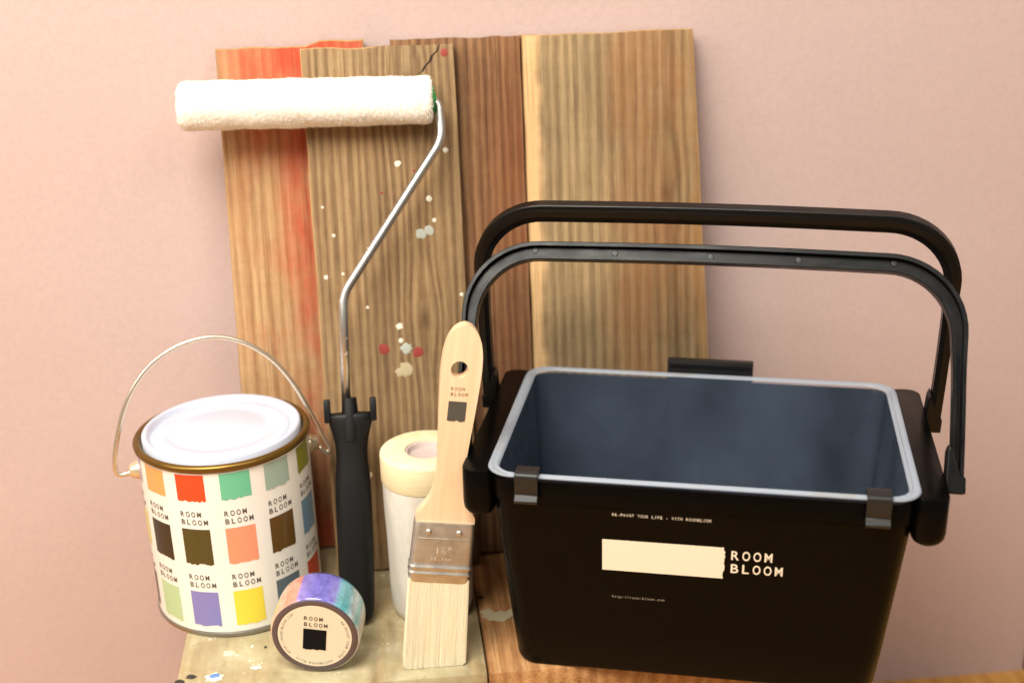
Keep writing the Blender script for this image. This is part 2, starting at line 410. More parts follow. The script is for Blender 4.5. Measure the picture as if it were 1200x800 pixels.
m_b4 = wood('weathered_grey_tan_board', knots=[(.030, .245, .011)], stops= [(.32, srgb(96,76,52)), (.46, srgb(136,112,80)), (.60, srgb(164,138,102)), (.75, srgb(186,160,122))], freq=44, seed=6, blotch=.45,
    sap=[(-.2, -.0545, srgb(218,178,128), .92), (.0500, .2, srgb(170,130,82), .5), (.0330, .0375, srgb(92,74,50), .6)], stain=[(-.02, .0, srgb(150,86,40), .45, 3.4)])
b1 = board('tan board with red paint stain, leaning behind the white roller sleeve', (252,58), (426,52), (283,465), (450,465), .1625, 7.0, TH, m_b1, 1, notch=(.62, .003))
b3 = board('narrow reddish brown board wedged between spattered board and weathered board', (457,47), (609,42), (484,430), (624,430), .1375, g2, TH, m_b3, 3, edges=(0,0))
b4 = board('wide weathered grey tan board with pale strip along its side', (611,41), (812,34), (626,430), (830,415), .1375, g2, TH, m_b4, 4)
b2 = board('grey brown board spattered with paint drops, in front of the others', (351,58), (531,52), (381,470), (549,390), .1253, g2, TH, m_b2, 2, edges=(1,0))
# paint drops on the front board
o2, n2_, k2_, P2 = b2
inv = o2.matrix_world.inverted()
def bdrop(px, r, m, i, asp=1):
    P = inv @ on_plane(px, P2, n2_); P.y = -.00012
    blob('paint_drop', P, r, m, o2, (1,0,0), (0,0,1), seed=i, th=.00018, asp=asp, jag=.2, n=20)
for i, (px, r, m) in enumerate([((450,409), .0036, m_dr), ((490,412), .0036, m_dr), ((476,408), .0036, m_dg), ((468,382), .0022, m_dw), ((470,399), .0016, m_dw),
        ((493,274), .0034, m_dg), ((503,270), .0032, m_dg), ((520,62), .0026, m_dr), ((466,192), .0020, m_dw), ((503,233), .0020, m_dw), ((522,176), .0018, m_dw), ((507,174), .0014, m_dw),
        ((509,258), .0014, m_dw), ((382,325), .0014, m_dw), ((402,321), .001, m_dw), ((541,345), .0012, m_dw), ((391,276), .0011, m_dw), ((431,360), .0011, m_dw), ((485,200), .0009, m_dr), ((378,243), .0009, m_dw), ((447,226), .0009, m_dr)]):
    bdrop(px, r, m, 60+i)
P = inv @ on_plane((474,434), P2, n2_); P.y = -.0001
m_smear = new_mat('thin_white_smear', srgb(190,172,138), .6)
blob('paint_smear', P, .0046, m_smear, o2, (1,0,0), (0,0,1), seed=5, th=.0002, jag=.35, asp=1.1, n=16)

# a crack at the top of the front board
cp = [inv @ on_plane(p, P2, n2_) for p in ((515,52),(512,60),(506,66),(504,72),(498,78),(495,84),(488,88))]
vs_, fs = [], []
for i, p in enumerate(cp):
    wd = .0009*math.sin(math.pi*(i+.6)/7.2)+.0001; vs_ += [(p.x-wd, -.00015, p.z), (p.x+wd, -.00015, p.z+wd*.3)]
    if i: fs.append((2*i-2, 2*i-1, 2*i+1, 2*i))
mesh('crack', vs_, fs, o2, new_mat('dark_crack', srgb(44,30,20), .9))

# ------------------------------------------------------------------ paint can
CC = Vector((-.1312, .1133, 0)); CR = .0535; CHT = .1196
canrot = Matrix.Rotation(R(-1.0), 4, 'Y')     # sits with its left side off the bench edge, a touch low
piv = Vector((-.1626+.004, .1133, .0006))
can = empty('paint_can', mat=Matrix.Translation(piv) @ canrot @ Matrix.Translation(CC-piv), label='round white paint can printed with rows of coloured swatches, wire bail up', cat='paint can')
m_label = new_mat('ivory_printed_tin', srgb(240,237,228), .38, **{'Coat Weight': .3, 'Coat Roughness': .2})
m_gold = new_mat('gold_lacquered_tin', srgb(126,98,44), .36, .85)
m_lid = new_mat('white_enamel_lid', srgb(200,206,222), .3, **{'Coat Weight': .3})
m_tin = new_mat('grey_tin', srgb(150,146,140), .35, .85)
m_wire = new_mat('steel_wire', srgb(226,218,200), .28, .9)
lathe('body', [(0,.0012),(.0515,.0012),(.0520,.003),(CR,.0034),(CR,.1145),(.0525,.1155),(.051,.1156)], can, m_label, 96)
lathe('bottom_seam', [(.0516,.0010),(.0528,.0001),(.0540,.0002),(.0545,.0014),(.0543,.0028),(.0533,.0031)], can, m_tin, 96, 50)
lathe('rim', [(.0500,.1120),(.0503,.1172),(.0514,.1192),(.0530,.1200),(.0547,.1194),(.0555,.1180),(.0553,.1162),(.0540,.1150),(.0526,.1148)], can, m_gold, 96, 60)
lid = lathe('lid', [(0,.1203),(.0255,.1203),(.0262,.1200),(.0345,.1200),(.0352,.1204),(.0415,.1204),(.0424,.1200),(.0430,.1188),(.0440,.1186),(.0446,.1190),(.0458,.1214),(.0470,.1226),(.0488,.1226),(.0497,.1216),(.0499,.1150)], can, m_lid, 96, 50)
cols = {
 1: {-2:(190,160,200), -1:(226,164,96), 0:(226,72,34), 1:(104,190,152), 2:(160,182,166), 3:(134,138,44), 4:(214,120,120), 5:(90,90,160), 6:(220,200,120), -3:(120,160,200), -4:(90,120,80), -5:(220,170,180)},
 2: {-2:(224,214,90), -1:(40,34,28), 0:(74,64,28), 1:(240,150,116), 2:(96,66,22), 3:(112,146,170), 4:(220,210,180), 5:(160,60,60), 6:(60,110,100), -3:(200,120,80), -4:(150,170,190), -5:(110,80,100)},
 3: {-2:(50,44,40), -1:(180,208,160), 0:(132,128,190), 1:(236,218,70), 2:(92,110,118), 3:(190,50,24), 4:(90,150,120), 5:(230,190,150), 6:(70,70,80), -3:(210,150,150), -4:(60,90,130), -5:(190,190,90)}}
P_RB = room_bloom(.00365, .0035, .0019, .012)
for row, (zt, zb) in {1:(.1138,.0962), 2:(.0768,.0522), 3:(.0326,.0080)}.items():
    for k in range(-5, 7):
        ac = R(-107.5+29.6*k if abs(k) < 4 else -107.5+30*k); hw = R(9.8)
        m = new_mat('swatch_ink', srgb(*cols[row][k]), .42, **{'Coat Weight': .3})
        def fn(u, v, r=CR+.00018, z0=zt): 
            th = ac-hw+u/CR; return (r*math.cos(th), r*math.sin(th), z0+v)
        sw = decal('swatch', ragged(2*hw*CR, zt-zb, 16, .035, seed=row*20+k), fn, can, m)
        if row > 1:
            off = (2*hw*CR-.00365*5)/2
            def fl(u, v): return fn(u+off, v, CR+.00022, zt+.0120)
            decal('lettering', P_RB, fl, sw, m_inkgrey)
# ears and wire bail
ea = R(10.3); ed = Vector((math.cos(ea), math.sin(ea), 0)); EZ = .1005
m_ear = new_mat('pale_plated_ear', srgb(224,208,176), .3, .6)
for s in (-1, 1):
    e = lathe('ear', [(0,.0062),(.0036,.0060),(.0046,.0050),(.0050,.0032),(.0058,.0022),(.0062,.0006),(.0062,-.001)], can, m_ear, 28, 40)
    q = (ed*s).to_track_quat('Z', 'Y'); e.matrix_local = Matrix.Translation(ed*s*(CR) + Vector((0,0,EZ))) @ q.to_matrix().to_4x4()
bt = R(4); bk = Vector((-ed.y*math.sin(bt), ed.x*math.sin(bt), math.cos(bt))); bn = ed.cross(bk)
cinv = can.matrix_world.inverted()
pts = [cinv @ on_plane(p, can.matrix_world @ Vector((0,0,EZ)), bn) for p in ((157,552),(141,556),(135,548),(136,522),(144,483),(157,453),(178,426),(205,407),(233,397),(260,395),(290,403),(320,422),(345,451),(365,485),(378,510),(386,524),(383,530),(374,523))]
bmobj('bail', tube_bm(catmull(pts, 6), .0016, 10), can, m_wire, True)

# ------------------------------------------------------------------ paint roller leaning on the boards
RB = Vector((-.0545, .0587, 0)); kk = Vector((0, .167-.0587, .31)).normalized(); rn = Vector((0, -kk.z, kk.y))
RP = lambda px: on_plane(px, (0, .0640, 0), rn)
rmat = Matrix((Vector((1,0,0)), -rn, kk)).transposed().to_4x4(); rmat.translation = Vector((-.0545, .0640, 0))
roller = empty('paint_roller', mat=rmat, label='paint roller with white fleece sleeve and black grip leaning on the boards', cat='paint roller')
rinv = rmat.inverted()
L = lambda px: rinv @ RP(px)
m_chrome = new_mat('chromed_rod', srgb(226,224,218), .2, 1); t = NT(m_chrome)
spat = t.ramp(t.noise(t.coord(), 260, 4, .7), [(.66, K1), (.70, W1)])
t.out(t.mix(spat, srgb(208,206,200), srgb(240,236,224)), None, t.ramp(spat, [(0, (.34,)*3), (1, (.5,)*3)])); t.l(t.math('SUBTRACT', 1, spat), t.b.inputs['Metallic'])
sl, sr = L((209,125)), L((506,117)); sl.y = sr.y = 0
ax = (sr-sl).normalized()
p0, p1, p2, p3 = L((406,480)), L((402,345)), L((518,163)), L((513,119))
p3b = sr - ax*.004
cor = smooth_path([p0, p1, p2], .012, 8)[:-1]
pth = smooth_path([p0, p1, p2, sr+ax*.0042, sr-ax*.01], .0075, 8)
bmobj('rod', tube_bm(pth, .0030, 14), roller, m_chrome, True)
# sleeve: soft lumpy fleece on a core, green end cap
m_nap = new_mat('white_fleece', srgb(240,234,218), .95, **{'Sheen Weight': .4, 'Specular IOR Level': .1}); t = NT(m_nap)
t.out(t.ramp(t.noise(t.coord(), 420, 4, .65), [(.3, srgb(238,232,216)), (.6, srgb(246,243,234))]), t.bump(t.noise(t.coord(), 500, 4, .7), .45, .0008))
slen = (sr-sl).length; side = Vector((0,1,0)); upv = side.cross(ax).normalized()*-1
rg = random.Random(3); NS, NA = 150, 64; secs = []
lump = [[rg.uniform(-1,1) for _ in range(NA)] for _ in range(NS+1)]
def sl_r(i, j):
    f = i/NS; e = min(f, 1-f)*slen
    r = .0151+.00022*lump[i][j]+.00035*math.sin(j*.39+i*.09)*math.sin(i*.05+1.3)+.0002*math.sin(i*.31+j*.2)
    rr = .0048
    if e < rr: r -= (rr-math.sqrt(max(0, rr*rr-(rr-e)**2)))*.75
    return r
secs = [[sl+ax*(slen*i/NS+.0006*lump[i][j]*(i in (0, NS)))+(upv*math.cos(2*math.pi*j/NA)+side*math.sin(2*math.pi*j/NA))*sl_r(i, j) for j in range(NA)] for i in range(NS+1)]
slv = bmobj('sleeve', loft(secs), roller, m_nap, True)
vs_, fs = [], []
for q in range(14000):
    i = rg.uniform(0, NS); j = rg.uniform(0, NA); a = 2*math.pi*j/NA; r = sl_r(min(NS, int(i)), int(j) % NA)
    out_ = (upv*math.cos(a)+side*math.sin(a)); tan = ax*rg.uniform(-1,1)+out_.cross(ax)*rg.uniform(-1,1)
    if i < 4: tan -= ax*.8
    b = sl+ax*(slen*i/NS)+out_*(r-.0003); tip = b+out_*rg.uniform(.0005,.0013)+tan*.0009; wd = tan.cross(out_).normalized()*.00022
    n0 = len(vs_); vs_ += [b-wd, b+wd, tip]; fs.append((n0, n0+1, n0+2))
tag(mesh('nap', vs_, fs, slv, m_nap), kind='stuff')
m_green = new_mat('green_end_cap', srgb(46,150,72), .4)
c = lathe('end_cap', [(0,.0026),(.0032,.0026),(.0034,.0014),(.0085,.0012),(.0090,.0004),(.0090,-.004)], roller, m_green, 32, 40)
c.matrix_local = Matrix.Translation(sr+ax*.0002) @ ax.to_track_quat('Z', 'Y').to_matrix().to_4x4()
# grip
def sec(v, hw, ht, cx=0, n=20, e=2.6):
    pts_ = []
    for k in range(n):
        a = 2*math.pi*k/n; ca, sa = math.cos(a), math.sin(a)
        pts_.append((cx+hw*abs(ca)**(2/e)*(1 if ca > 0 else -1), ht*abs(sa)**(2/e)*(1 if sa > 0 else -1), v))
    return pts_
gc = lambda v: .0022*(v/.142)+.0008
prof = [(.0015,.0075,.006),(.004,.0098,.0075),(.012,.0112,.0085),(.04,.0116,.0092),(.075,.0116,.0095),(.092,.0114,.009),(.103,.0104,.0082),(.112,.0100,.0080),(.120,.0112,.0080),(.128,.0135,.0080),(.134,.0150,.0078),(.1362,.0150,.0074)]
gb = loft([sec(v, hw, ht, gc(v)) for v, hw, ht in prof])
grip = bmobj('grip', gb, roller, m_grip); sharp(grip, 40)
mod = grip.modifiers.new('s', 'SUBSURF'); mod.levels = mod.render_levels = 1
for cx, hw in ((-.0131, .0020), (.0160, .0021)):
    box('prong', (gc(.14)+cx-hw-.0014, -.0055, .130), (gc(.14)+cx+hw-.0014, .0055, .1445), grip, m_grip, .0007)
sb = loft([sec(v, hw, ht, gc(.14)-.0002) for v, hw, ht in ((.118,.0060,.0088),(.126,.0058,.0090),(.140,.0050,.0070),(.1452,.0046,.0062))])
sharp(bmobj('socket', sb, grip, m_grip), 40)
e = lathe('rivet', [(0,.0012),(.0016,.001),(.0022,0)], grip, m_ear, 16)
e.location = (gc(.1)+.0112, -.001, .095); e.rotation_euler = (0, R(90), 0)

# ------------------------------------------------------------------ masking film roll
MC = Vector((-.0055, .0800, 0))
masker = empty('masking_film_roll', MC, 'standing roll of white masking film topped with cream tape, behind the brush', 'masking film')
m_film = new_mat('white_film', srgb(226,222,212), .38, **{'Coat Weight': .25}); t = NT(m_film)
vz = t.coord((1,1,.12)); t.out(t.ramp(t.noise(vz, 60, 4), [(.3, srgb(206,200,188)), (.7, srgb(236,232,224))]), t.bump(t.noise(t.coord((1,1,.5)), 110, 4, .6), .5, .002))
m_tape = new_mat('cream_crepe_tape', srgb(238,220,168), .7); t = NT(m_tape)
t.out(t.ramp(t.noise(t.coord((1,1,20)), 120, 3), [(.3, srgb(230,214,168)), (.7, srgb(242,230,192))]), t.bump(t.noise(t.coord((.2,.2,1)), 900, 3), .25, .0006))
m_core = new_mat('grey_pink_card_core', srgb(196,178,172), .8)
rg = random.Random(8)
secs = []
for z, r in ((.0008,.0240),(.0012,.0252),(.006,.0264),(.014,.0268),(.022,.0269),(.03,.0268),(.045,.0271),(.06,.0275),(.075,.0279),(.088,.0282),(.0935,.0282)):
    secs.append([(math.cos(2*math.pi*k/64)*(r+rg.uniform(-.00018,.00018)), math.sin(2*math.pi*k/64)*(r+rg.uniform(-.00018,.00018)), z) for k in range(64)])
sharp(bmobj('film', loft(secs), masker, m_film), 60)
lathe('tape_ring', [(.0130,.110),(.0132,.1127),(.0275,.1130),(.0286,.1122),(.0289,.111),(.0289,.0948),(.0284,.0938),(.0272,.0936),(.012,.0936)], masker, m_tape, 72, 50)
lathe('core', [(.0112,.0950),(.0112,.1116),(.0118,.1122),(.0129,.1122),(.0130,.1100)], masker, m_core, 48, 50)
lathe('core_floor', [(0,.1085),(.0112,.1085)], masker, m_core, 32)

# ------------------------------------------------------------------ patterned tape roll standing on its rim
TR, TL = .0270, .0290
fc = Vector((-.0780, .0150, 0))
tm = Matrix.Translation(fc) @ Matrix.Rotation(R(-9), 4, 'Z') @ Matrix.Rotation(R(4), 4, 'X') @ Matrix.Rotation(R(90), 4, 'X') @ Matrix.Translation((0, TR, 0)) 
tape = empty('patterned_tape_roll', mat=tm, label='shrink-wrapped pastel patterned tape roll with round cream label, against the can', cat='tape roll')
# local: x right, y up, z towards the camera
tape.matrix_world = tm @ Matrix.Rotation(R(-6.5), 4, 'Z')
m_pat = new_mat('pastel_patterned_tape', rough=.35, **{'Coat Weight': 1.0, 'Coat Roughness': .05, 'Coat IOR': 1.6}); t = NT(m_pat)
g = t.n('ShaderNodeTexGradient', gradient_type='RADIAL'); t.l(t.coord(rot=(0,0,R(0))), g.inputs[0])
wn = t.math('MULTIPLY', t.math('SUBTRACT', t.noise(t.coord((1,1,.5)), 60, 4, .6), .5), .035)
ga = t.math('ADD', g.outputs['Fac'], wn)
# radial gradient: 0.5 at +x, 0.75 at +y
pc = t.ramp(ga, [(0, srgb(232,196,150)), (.42, srgb(214,214,210)), (.545, srgb(206,206,196)), (.57, srgb(120,190,186)), (.60, srgb(196,206,206)), (.635, srgb(84,168,176)), (.67, srgb(110,180,190)), (.69, srgb(126,120,200)), (.76, srgb(112,108,196)), (.815, srgb(150,130,206)), (.825, srgb(226,150,130)), (.88, srgb(232,166,132)), (.92, srgb(226,190,160)), (1, srgb(232,196,150))])
mot = t.noise(t.coord((1,1,1)), 190, 4, .65)
pc = t.mix(.55, pc, t.ramp(mot, [(.35, srgb(150,146,170)), (.55, srgb(236,236,240)), (.7, W1)]), 'MULTIPLY')
t.out(pc, t.bump(t.noise(t.coord((1,1,.4)), 110, 3), .9, .0022))
m_ring = new_mat('dark_mauve_roll_edge', srgb(84,70,72), .4, **{'Coat Weight': .5})
m_tlab = new_mat('cream_paper_label', srgb(226,214,188), .55)
lathe('roll', [(.0100,-TL+.0005),(TR-.0035,-TL+.0002),(TR-.0012,-TL+.0012),(TR-.0002,-TL+.004),(TR,-TL+.008),(TR,-.002),(TR-.0004,-.0006),(TR-.0012,0),(.0215,.0001)], tape, m_pat, 80, 60)
lathe('edge_ring', [(TR-.0012,.0001),(TR-.0018,.0007),(.0224,.0007),(.0218,.0003)], tape, m_ring, 80, 50)
lb = lathe('label', [(0,.0006),(.0221,.0006),(.0224,.0003)], tape, m_tlab, 72)
fz = lambda z: (lambda u, v: (u, v, z))
decal('swatch', shift(ragged(.0138, .0150, 14, .04, seed=77), -.0069, .0052), fz(.00085), lb, m_ink)
P = room_bloom(.0030, .0027, .0017, .01)
decal('lettering', shift(P, -.0072, .0143), fz(.00085), lb, m_inkgrey)
def arc(s, r, a0, pitch_deg, h, inward=False):
    V, F = [], []
    for i, ch in enumerate(s):
        if ch == ' ': continue
        v, f = text2d(ch, h*.95, h, .0); a = R(a0+(pitch_deg*i if inward else -pitch_deg*i)); n0 = len(V)
        for x, y in v:
            x -= h*.475
            rr = (r-y) if inward else (r+y); aa = a+(x/r if inward else -x/r)
            V.append((rr*math.cos(aa), rr*math.sin(aa)))
        F += [tuple(q+n0 for q in ff) for ff in f]
    return V, F
decal('lettering', arc('RE-PAINT YOUR LIFE', .0193, 38, 4.6, .0015), fz(.00086), lb, m_inkgrey)
decal('lettering', arc('HTTP://ROOM-BLOOM.COM', .0193, 222, 4.4, .0014), fz(.00086), lb, m_inkgrey)
decal('lettering', arc('WITH ROOMBLOOM', .0205, 240, 4.8, .0015, True), fz(.00086), lb, m_inkgrey)

# ------------------------------------------------------------------ brush
bd_ = Vector((.0298, .0152, .213)).normalized()
bx_ = Vector((1,0,-.03)); bx_ = (bx_-bd_*bx_.dot(bd_)).normalized(); by_ = bd_.cross(bx_)
bmat = Matrix((bx_, by_, bd_)).transposed().to_4x4(); bmat.translation = Vector((-.0111, .0161, 0))
brush = empty('paint_brush', mat=bmat, label='flat paint brush with pale wooden handle and steel ferrule standing on its bristles', cat='paint brush')
m_bh = new_mat('pale_lacquered_handle', rough=.42, **{'Coat Weight': .2}); t = NT(m_bh)
t.out(t.ramp(t.noise(t.coord((1,1,.06)), 160, 4), [(.3, srgb(226,190,150)), (.7, srgb(238,208,172))]))
m_steel = new_mat('brushed_steel', srgb(178,170,158), .25, 1); t = NT(m_steel)
t.out(t.ramp(t.noise(t.coord(), 120, 3), [(.3, srgb(186,182,174)), (.7, srgb(214,210,202))]), t.bump(t.noise(t.coord((1,1,8)), 300, 2), .08, .0004), t.ramp(t.noise(t.coord(), 180, 4), [(.3, (.44,)*3), (.7, (.56,)*3)]))
m_bri = new_mat('cream_bristle', rough=.55); t = NT(m_bri)
t.out(t.ramp(t.noise(t.coord((1,1,.03)), 1500, 3), [(.3, srgb(228,218,188)), (.5, srgb(234,226,198)), (.7, srgb(238,232,208))]))
A0, A1 = .0565, .0945
hwid = [(.092,.0172),(.0965,.0174),(.099,.0168),(.1025,.0146),(.1065,.0119),(.1115,.0098),(.1175,.0087),(.1255,.0083),(.1355,.0085),(.1475,.0093),(.161,.0103),(.174,.0111),(.185,.0116),(.194,.0115),(.2015,.0106),(.2075,.0089),(.2122,.0062),(.2147,.0032)]
pl = [Vector((hw, 0, v)) for v, hw in hwid]; pr = catmull(pl, 4)
loop = [(p.x, p.z) for p in pr]+[(0, .2156)]+[(-p.x, p.z) for p in pr[::-1]]
bm = bmesh.new()
ov = [bm.verts.new((x, -.0042, z)) for x, z in loop]
hv = [bm.verts.new((-.0012+.0050*math.cos(2*math.pi*k/24), -.0042,   .1890+.0050*math.sin(2*math.pi*k/24))) for k in range(24)]
es = [bm.edges.new((a, b)) for lp in (ov, hv) for a, b in zip(lp, lp[1:]+lp[:1])]
bmesh.ops.triangle_fill(bm, edges=es, use_beauty=True)
ext = bmesh.ops.extrude_face_region(bm, geom=list(bm.faces)); bmesh.ops.translate(bm, verts=[g_ for g_ in ext['geom'] if isinstance(g_, bmesh.types.BMVert)], vec=(0, .0084, 0))
hd = bmobj('handle', bm, brush, m_bh)
md = hd.modifiers.new('b', 'BEVEL'); md.width = .0022; md.segments = 4; md.limit_method = 'ANGLE'; md.angle_limit = R(50)
sharp(hd, 50)
ff = lambda y: (lambda u, v: (u, y, v))
decal('swatch', shift(ragged(.0104, .0118, 12, .04, seed=5), -.0052-.0003, .1700), ff(-.00445), hd, m_inkgrey)
decal('lettering', shift(room_bloom(.0021, .0019, .0013, .0), -.0052, .1785), ff(-.00445), hd, m_inkred)
# ferrule
def fsec(v, hw, ht): return rrect(hw, ht, min(.0035, ht*.8), v, 5)
fsecs = [fsec(A0, .01790, .0058), fsec(A0+.0015, .0183, .0062), fsec(A0+.0030, .0183, .0062)]
for z in (.0042, .0082):
    fsecs += [fsec(A0+z, .0183, .0062), fsec(A0+z+.0008, .0188, .0068), fsec(A0+z+.0018, .0188, .0068), fsec(A0+z+.0026, .0183, .0062)]
fsecs += [fsec(A0+.0135, .0183, .0062), fsec(A1-.0015, .0180, .0060), fsec(A1, .0178, .0057)]
fer = sharp(bmobj('ferrule', loft(fsecs), brush, m_steel), 40)
for s in (-.0092, .0088):
    rv = lathe('rivet', [(0,.0010),(.0010,.0009),(.0017,.0004),(.0020,-.0002)], fer, m_steel, 20, 60); rv.location = (s, -.0061, A1-.0055); rv.rotation_euler = (R(90),0,0)
box('top_band', (-.0150, -.00640, A1-.0100), (.0150, -.0059, A1-.0093), fer, m_steel, .0002)
m_emb = new_mat('embossed_steel', srgb(214,208,196), .45, .4)
decal('lettering', join2d(shift(text2d('1½"', .0036, .0043, .012), -.0048, .0755), shift(text2d('38.1mm', .0022, .0024, .01), -.0072, .0712)), ff(-.00655), fer, m_emb)
# bristles: a block with rounded corners, and single filaments all over it, cut level with the bench
zinv = bmat.inverted()
def bpoint(u, y, f):
    """f 0 at the ferrule, 1 on the bench"""
    spread = 1+.06*f; top = Vector((u*.0176, y*.0052, A0+.002))
    base = bmat @ Vector((u*.0176*spread, y*.0052*(1+.2*f), 0)); base.z = .0003
    base.x = -.0080+u*.0186; base.y = .0163+y*.0064
    b = zinv @ base; return top*(1-f)+b*f
secs = []
for f in [i/12 for i in range(13)]:
    sh = 1 if f < .95 else .985
    secs.append([bpoint(x/1.0*sh, y*sh, f*.985) for x, y, _ in rrect(1, 1, .16, 0, 4)])
br = sharp(bmobj('bristles', loft(secs), brush, m_bri), 50)
vs_, fs = [], []; rg = random.Random(12)
for q in range(1500):
    if rg.random() < .72: u, y = rg.uniform(-1,1), -1.0*rg.uniform(.9,1.04)
    else: u, y = rg.choice((-1,1))*rg.uniform(.93,1.02), rg.uniform(-1,1)
    e = 1-.10*rg.random()**3*(1 if rg.random() < .5 else .1); wv_ = rg.uniform(-.012,.012)
    if abs(u) > .9: e = min(e, 1-.03*((abs(u)-.9)/.1))
    a, b_, c_ = bpoint(u, y, 0), bpoint(u+wv_*.4, y*1.01, .5), bpoint(u+wv_, y, e); n0 = len(vs_); dx = Vector((.00013,0,0)); dy = Vector((0,-.00016,0))
    for p in (a, b_, c_): vs_ += [p-dx, p+dy, p+dx]
    for i in range(2):
        for k in range(3): fs.append((n0+3*i+k, n0+3*i+(k+1)%3, n0+3*i+3+(k+1)%3, n0+3*i+3+k))
    fs.append((n0+6, n0+7, n0+8))
tag(mesh('filaments', vs_, fs, br, m_bri), kind='stuff')

# ------------------------------------------------------------------ black bucket
BO = Vector((.1611, .0413, 0)); BYAW = R(-16.29)
bkm = Matrix.Translation(BO) @ Matrix.Rotation(BYAW, 4, 'Z')
bucket = empty('paint_bucket', mat=bkm, label='rectangular black plastic roller bucket with twin carrying handles and cream printed logo', cat='bucket')
EX = Vector((math.cos(BYAW), math.sin(BYAW), 0)); EY = Vector((-EX.y, EX.x, 0)); kinv = bkm.inverted()
HW = lambda z: .1060+.0880*z
HD = lambda z: .0662+.1133*z
secs = [rrect(HW(0)-.004, HD(0)-.004, .010, .0004, 8), rrect(HW(0)-.0012, HD(0)-.0012, .012, .0012, 8), rrect(HW(0), HD(0), .013, .004, 8)]
for z in (.03, .06, .09, .1175): secs.append(rrect(HW(z), HD(z), .013, z, 8))
secs += [rrect(HW(.118)+.0004, HD(.118)+.0012, .013, .1185, 8), rrect(.1172, .0805, .013, .130, 8), rrect(.1168, .0801, .013, .1315, 8), rrect(.1145, .0778, .012, .1315, 8), rrect(.1135, .0768, .012, .129, 8)]
secs += [rrect(.1125, .0755, .012, .118, 8), rrect(.1035, .0645, .011, .004, 8)]
sharp(bmobj('body', loft(secs), bucket, m_black), 35)
for s in (-1, 1):
    c0, c1 = .1152, .1342; cx = (c0+c1)/2*s; hw = (c1-c0)/2; lay = []
    for z, ins, dz in ((.1034,.0062,0),(.1040,.0040,0),(.1055,.0018,0),(.1080,.0005,0),(.112,0,0),(.1334,0,0),(.13385,.0002,0),(.1340,.0007,0)):
        pts_ = []
        for x, y, zz in rrect(hw-ins, .0768-ins, min(.0078, hw-ins-.0001), z, 6): pts_.append((cx+x, y, zz))
        lay.append(pts_)
    sharp(bmobj('side_flange', loft(lay), bucket, m_black), 35)
# print on the front
fp = lambda off: (lambda u, z: (u, -HD(z)-off, z))
def pv(P, u, z): return shift(P, u, z)
decal('logo_bar', pv(ragged(.0686, .0212, 14, .035, 'right', 9), -.0527, .0968), fp(.0004), bucket, m_print)
decal('lettering', pv(room_bloom(.0061, .0060, .0029, .014), .0188, .0950), fp(.0004), bucket, m_print)
decal('lettering', pv(text2d('RE-PAINT YOUR LIFE - WITH ROOMBLOOM', .00158, .0019, .0), -.0473, .1130), fp(.0004), bucket, m_print)
decal('lettering', pv(text2d('http://room-bloom.com', .00146, .0019, .0), -.0473, .0562), fp(.0004), bucket, new_mat('dim_print', (.34,.29,.22,1), .6))
# clips over the front rim
for u in (-.0949, .0960):
    bm = bmesh.new()
    prof_ = [(-.0740,.1350),(-.0740,.1372),(-.0748,.1384),(-.0842,.1386),(-.0856,.1376),(-.0860,.1362),(-.0848,.1252),(-.0880,.1226),(-.0876,.1208),(-.0840,.1205),(-.0828,.1240),(-.0834,.1345),(-.0836,.1364),(-.0760,.1364),(-.0755,.1350)]
    hwc = .0066; a = [bm.verts.new((u-hwc, y, z)) for y, z in prof_]; b = [bm.verts.new((u+hwc, y, z)) for y, z in prof_]; n = len(prof_)
    for k in range(n): bm.faces.new((a[k], a[(k+1)%n], b[(k+1)%n], b[k]))
    bm.faces.new(a[::-1]); bm.faces.new(b)
    cl = bmobj('liner_clip', bm, bucket, m_clip); md = cl.modifiers.new('b', 'BEVEL'); md.width = .0004; md.segments = 2; md.limit_method = 'ANGLE'; md.angle_limit = R(40); sharp(cl, 40)
# hook tab on the back rim
tl = kinv @ on_plane((783,418), BO+EY*.0875, EY); tr_ = kinv @ on_plane((883,424), BO+EY*.0875, EY)
zt = (tl.z+tr_.z)/2
bm = bmesh.new(); add_box(bm, (tl.x, .0835, .119), (tr_.x, .0892, zt), .0008); 
hook = sharp(bmobj('back_hook', bm, bucket, m_clip), 40)
box('hook_ledge', (tl.x+.0004, .0784, .1292), (tr_.x-.0004, .0836, .1312), hook, m_clip, .0004)
box('hook_slot_rib', (tl.x+.001, .0820, zt-.0042), (tr_.x-.001, .0836, zt-.0012), hook, m_clip, .0005)
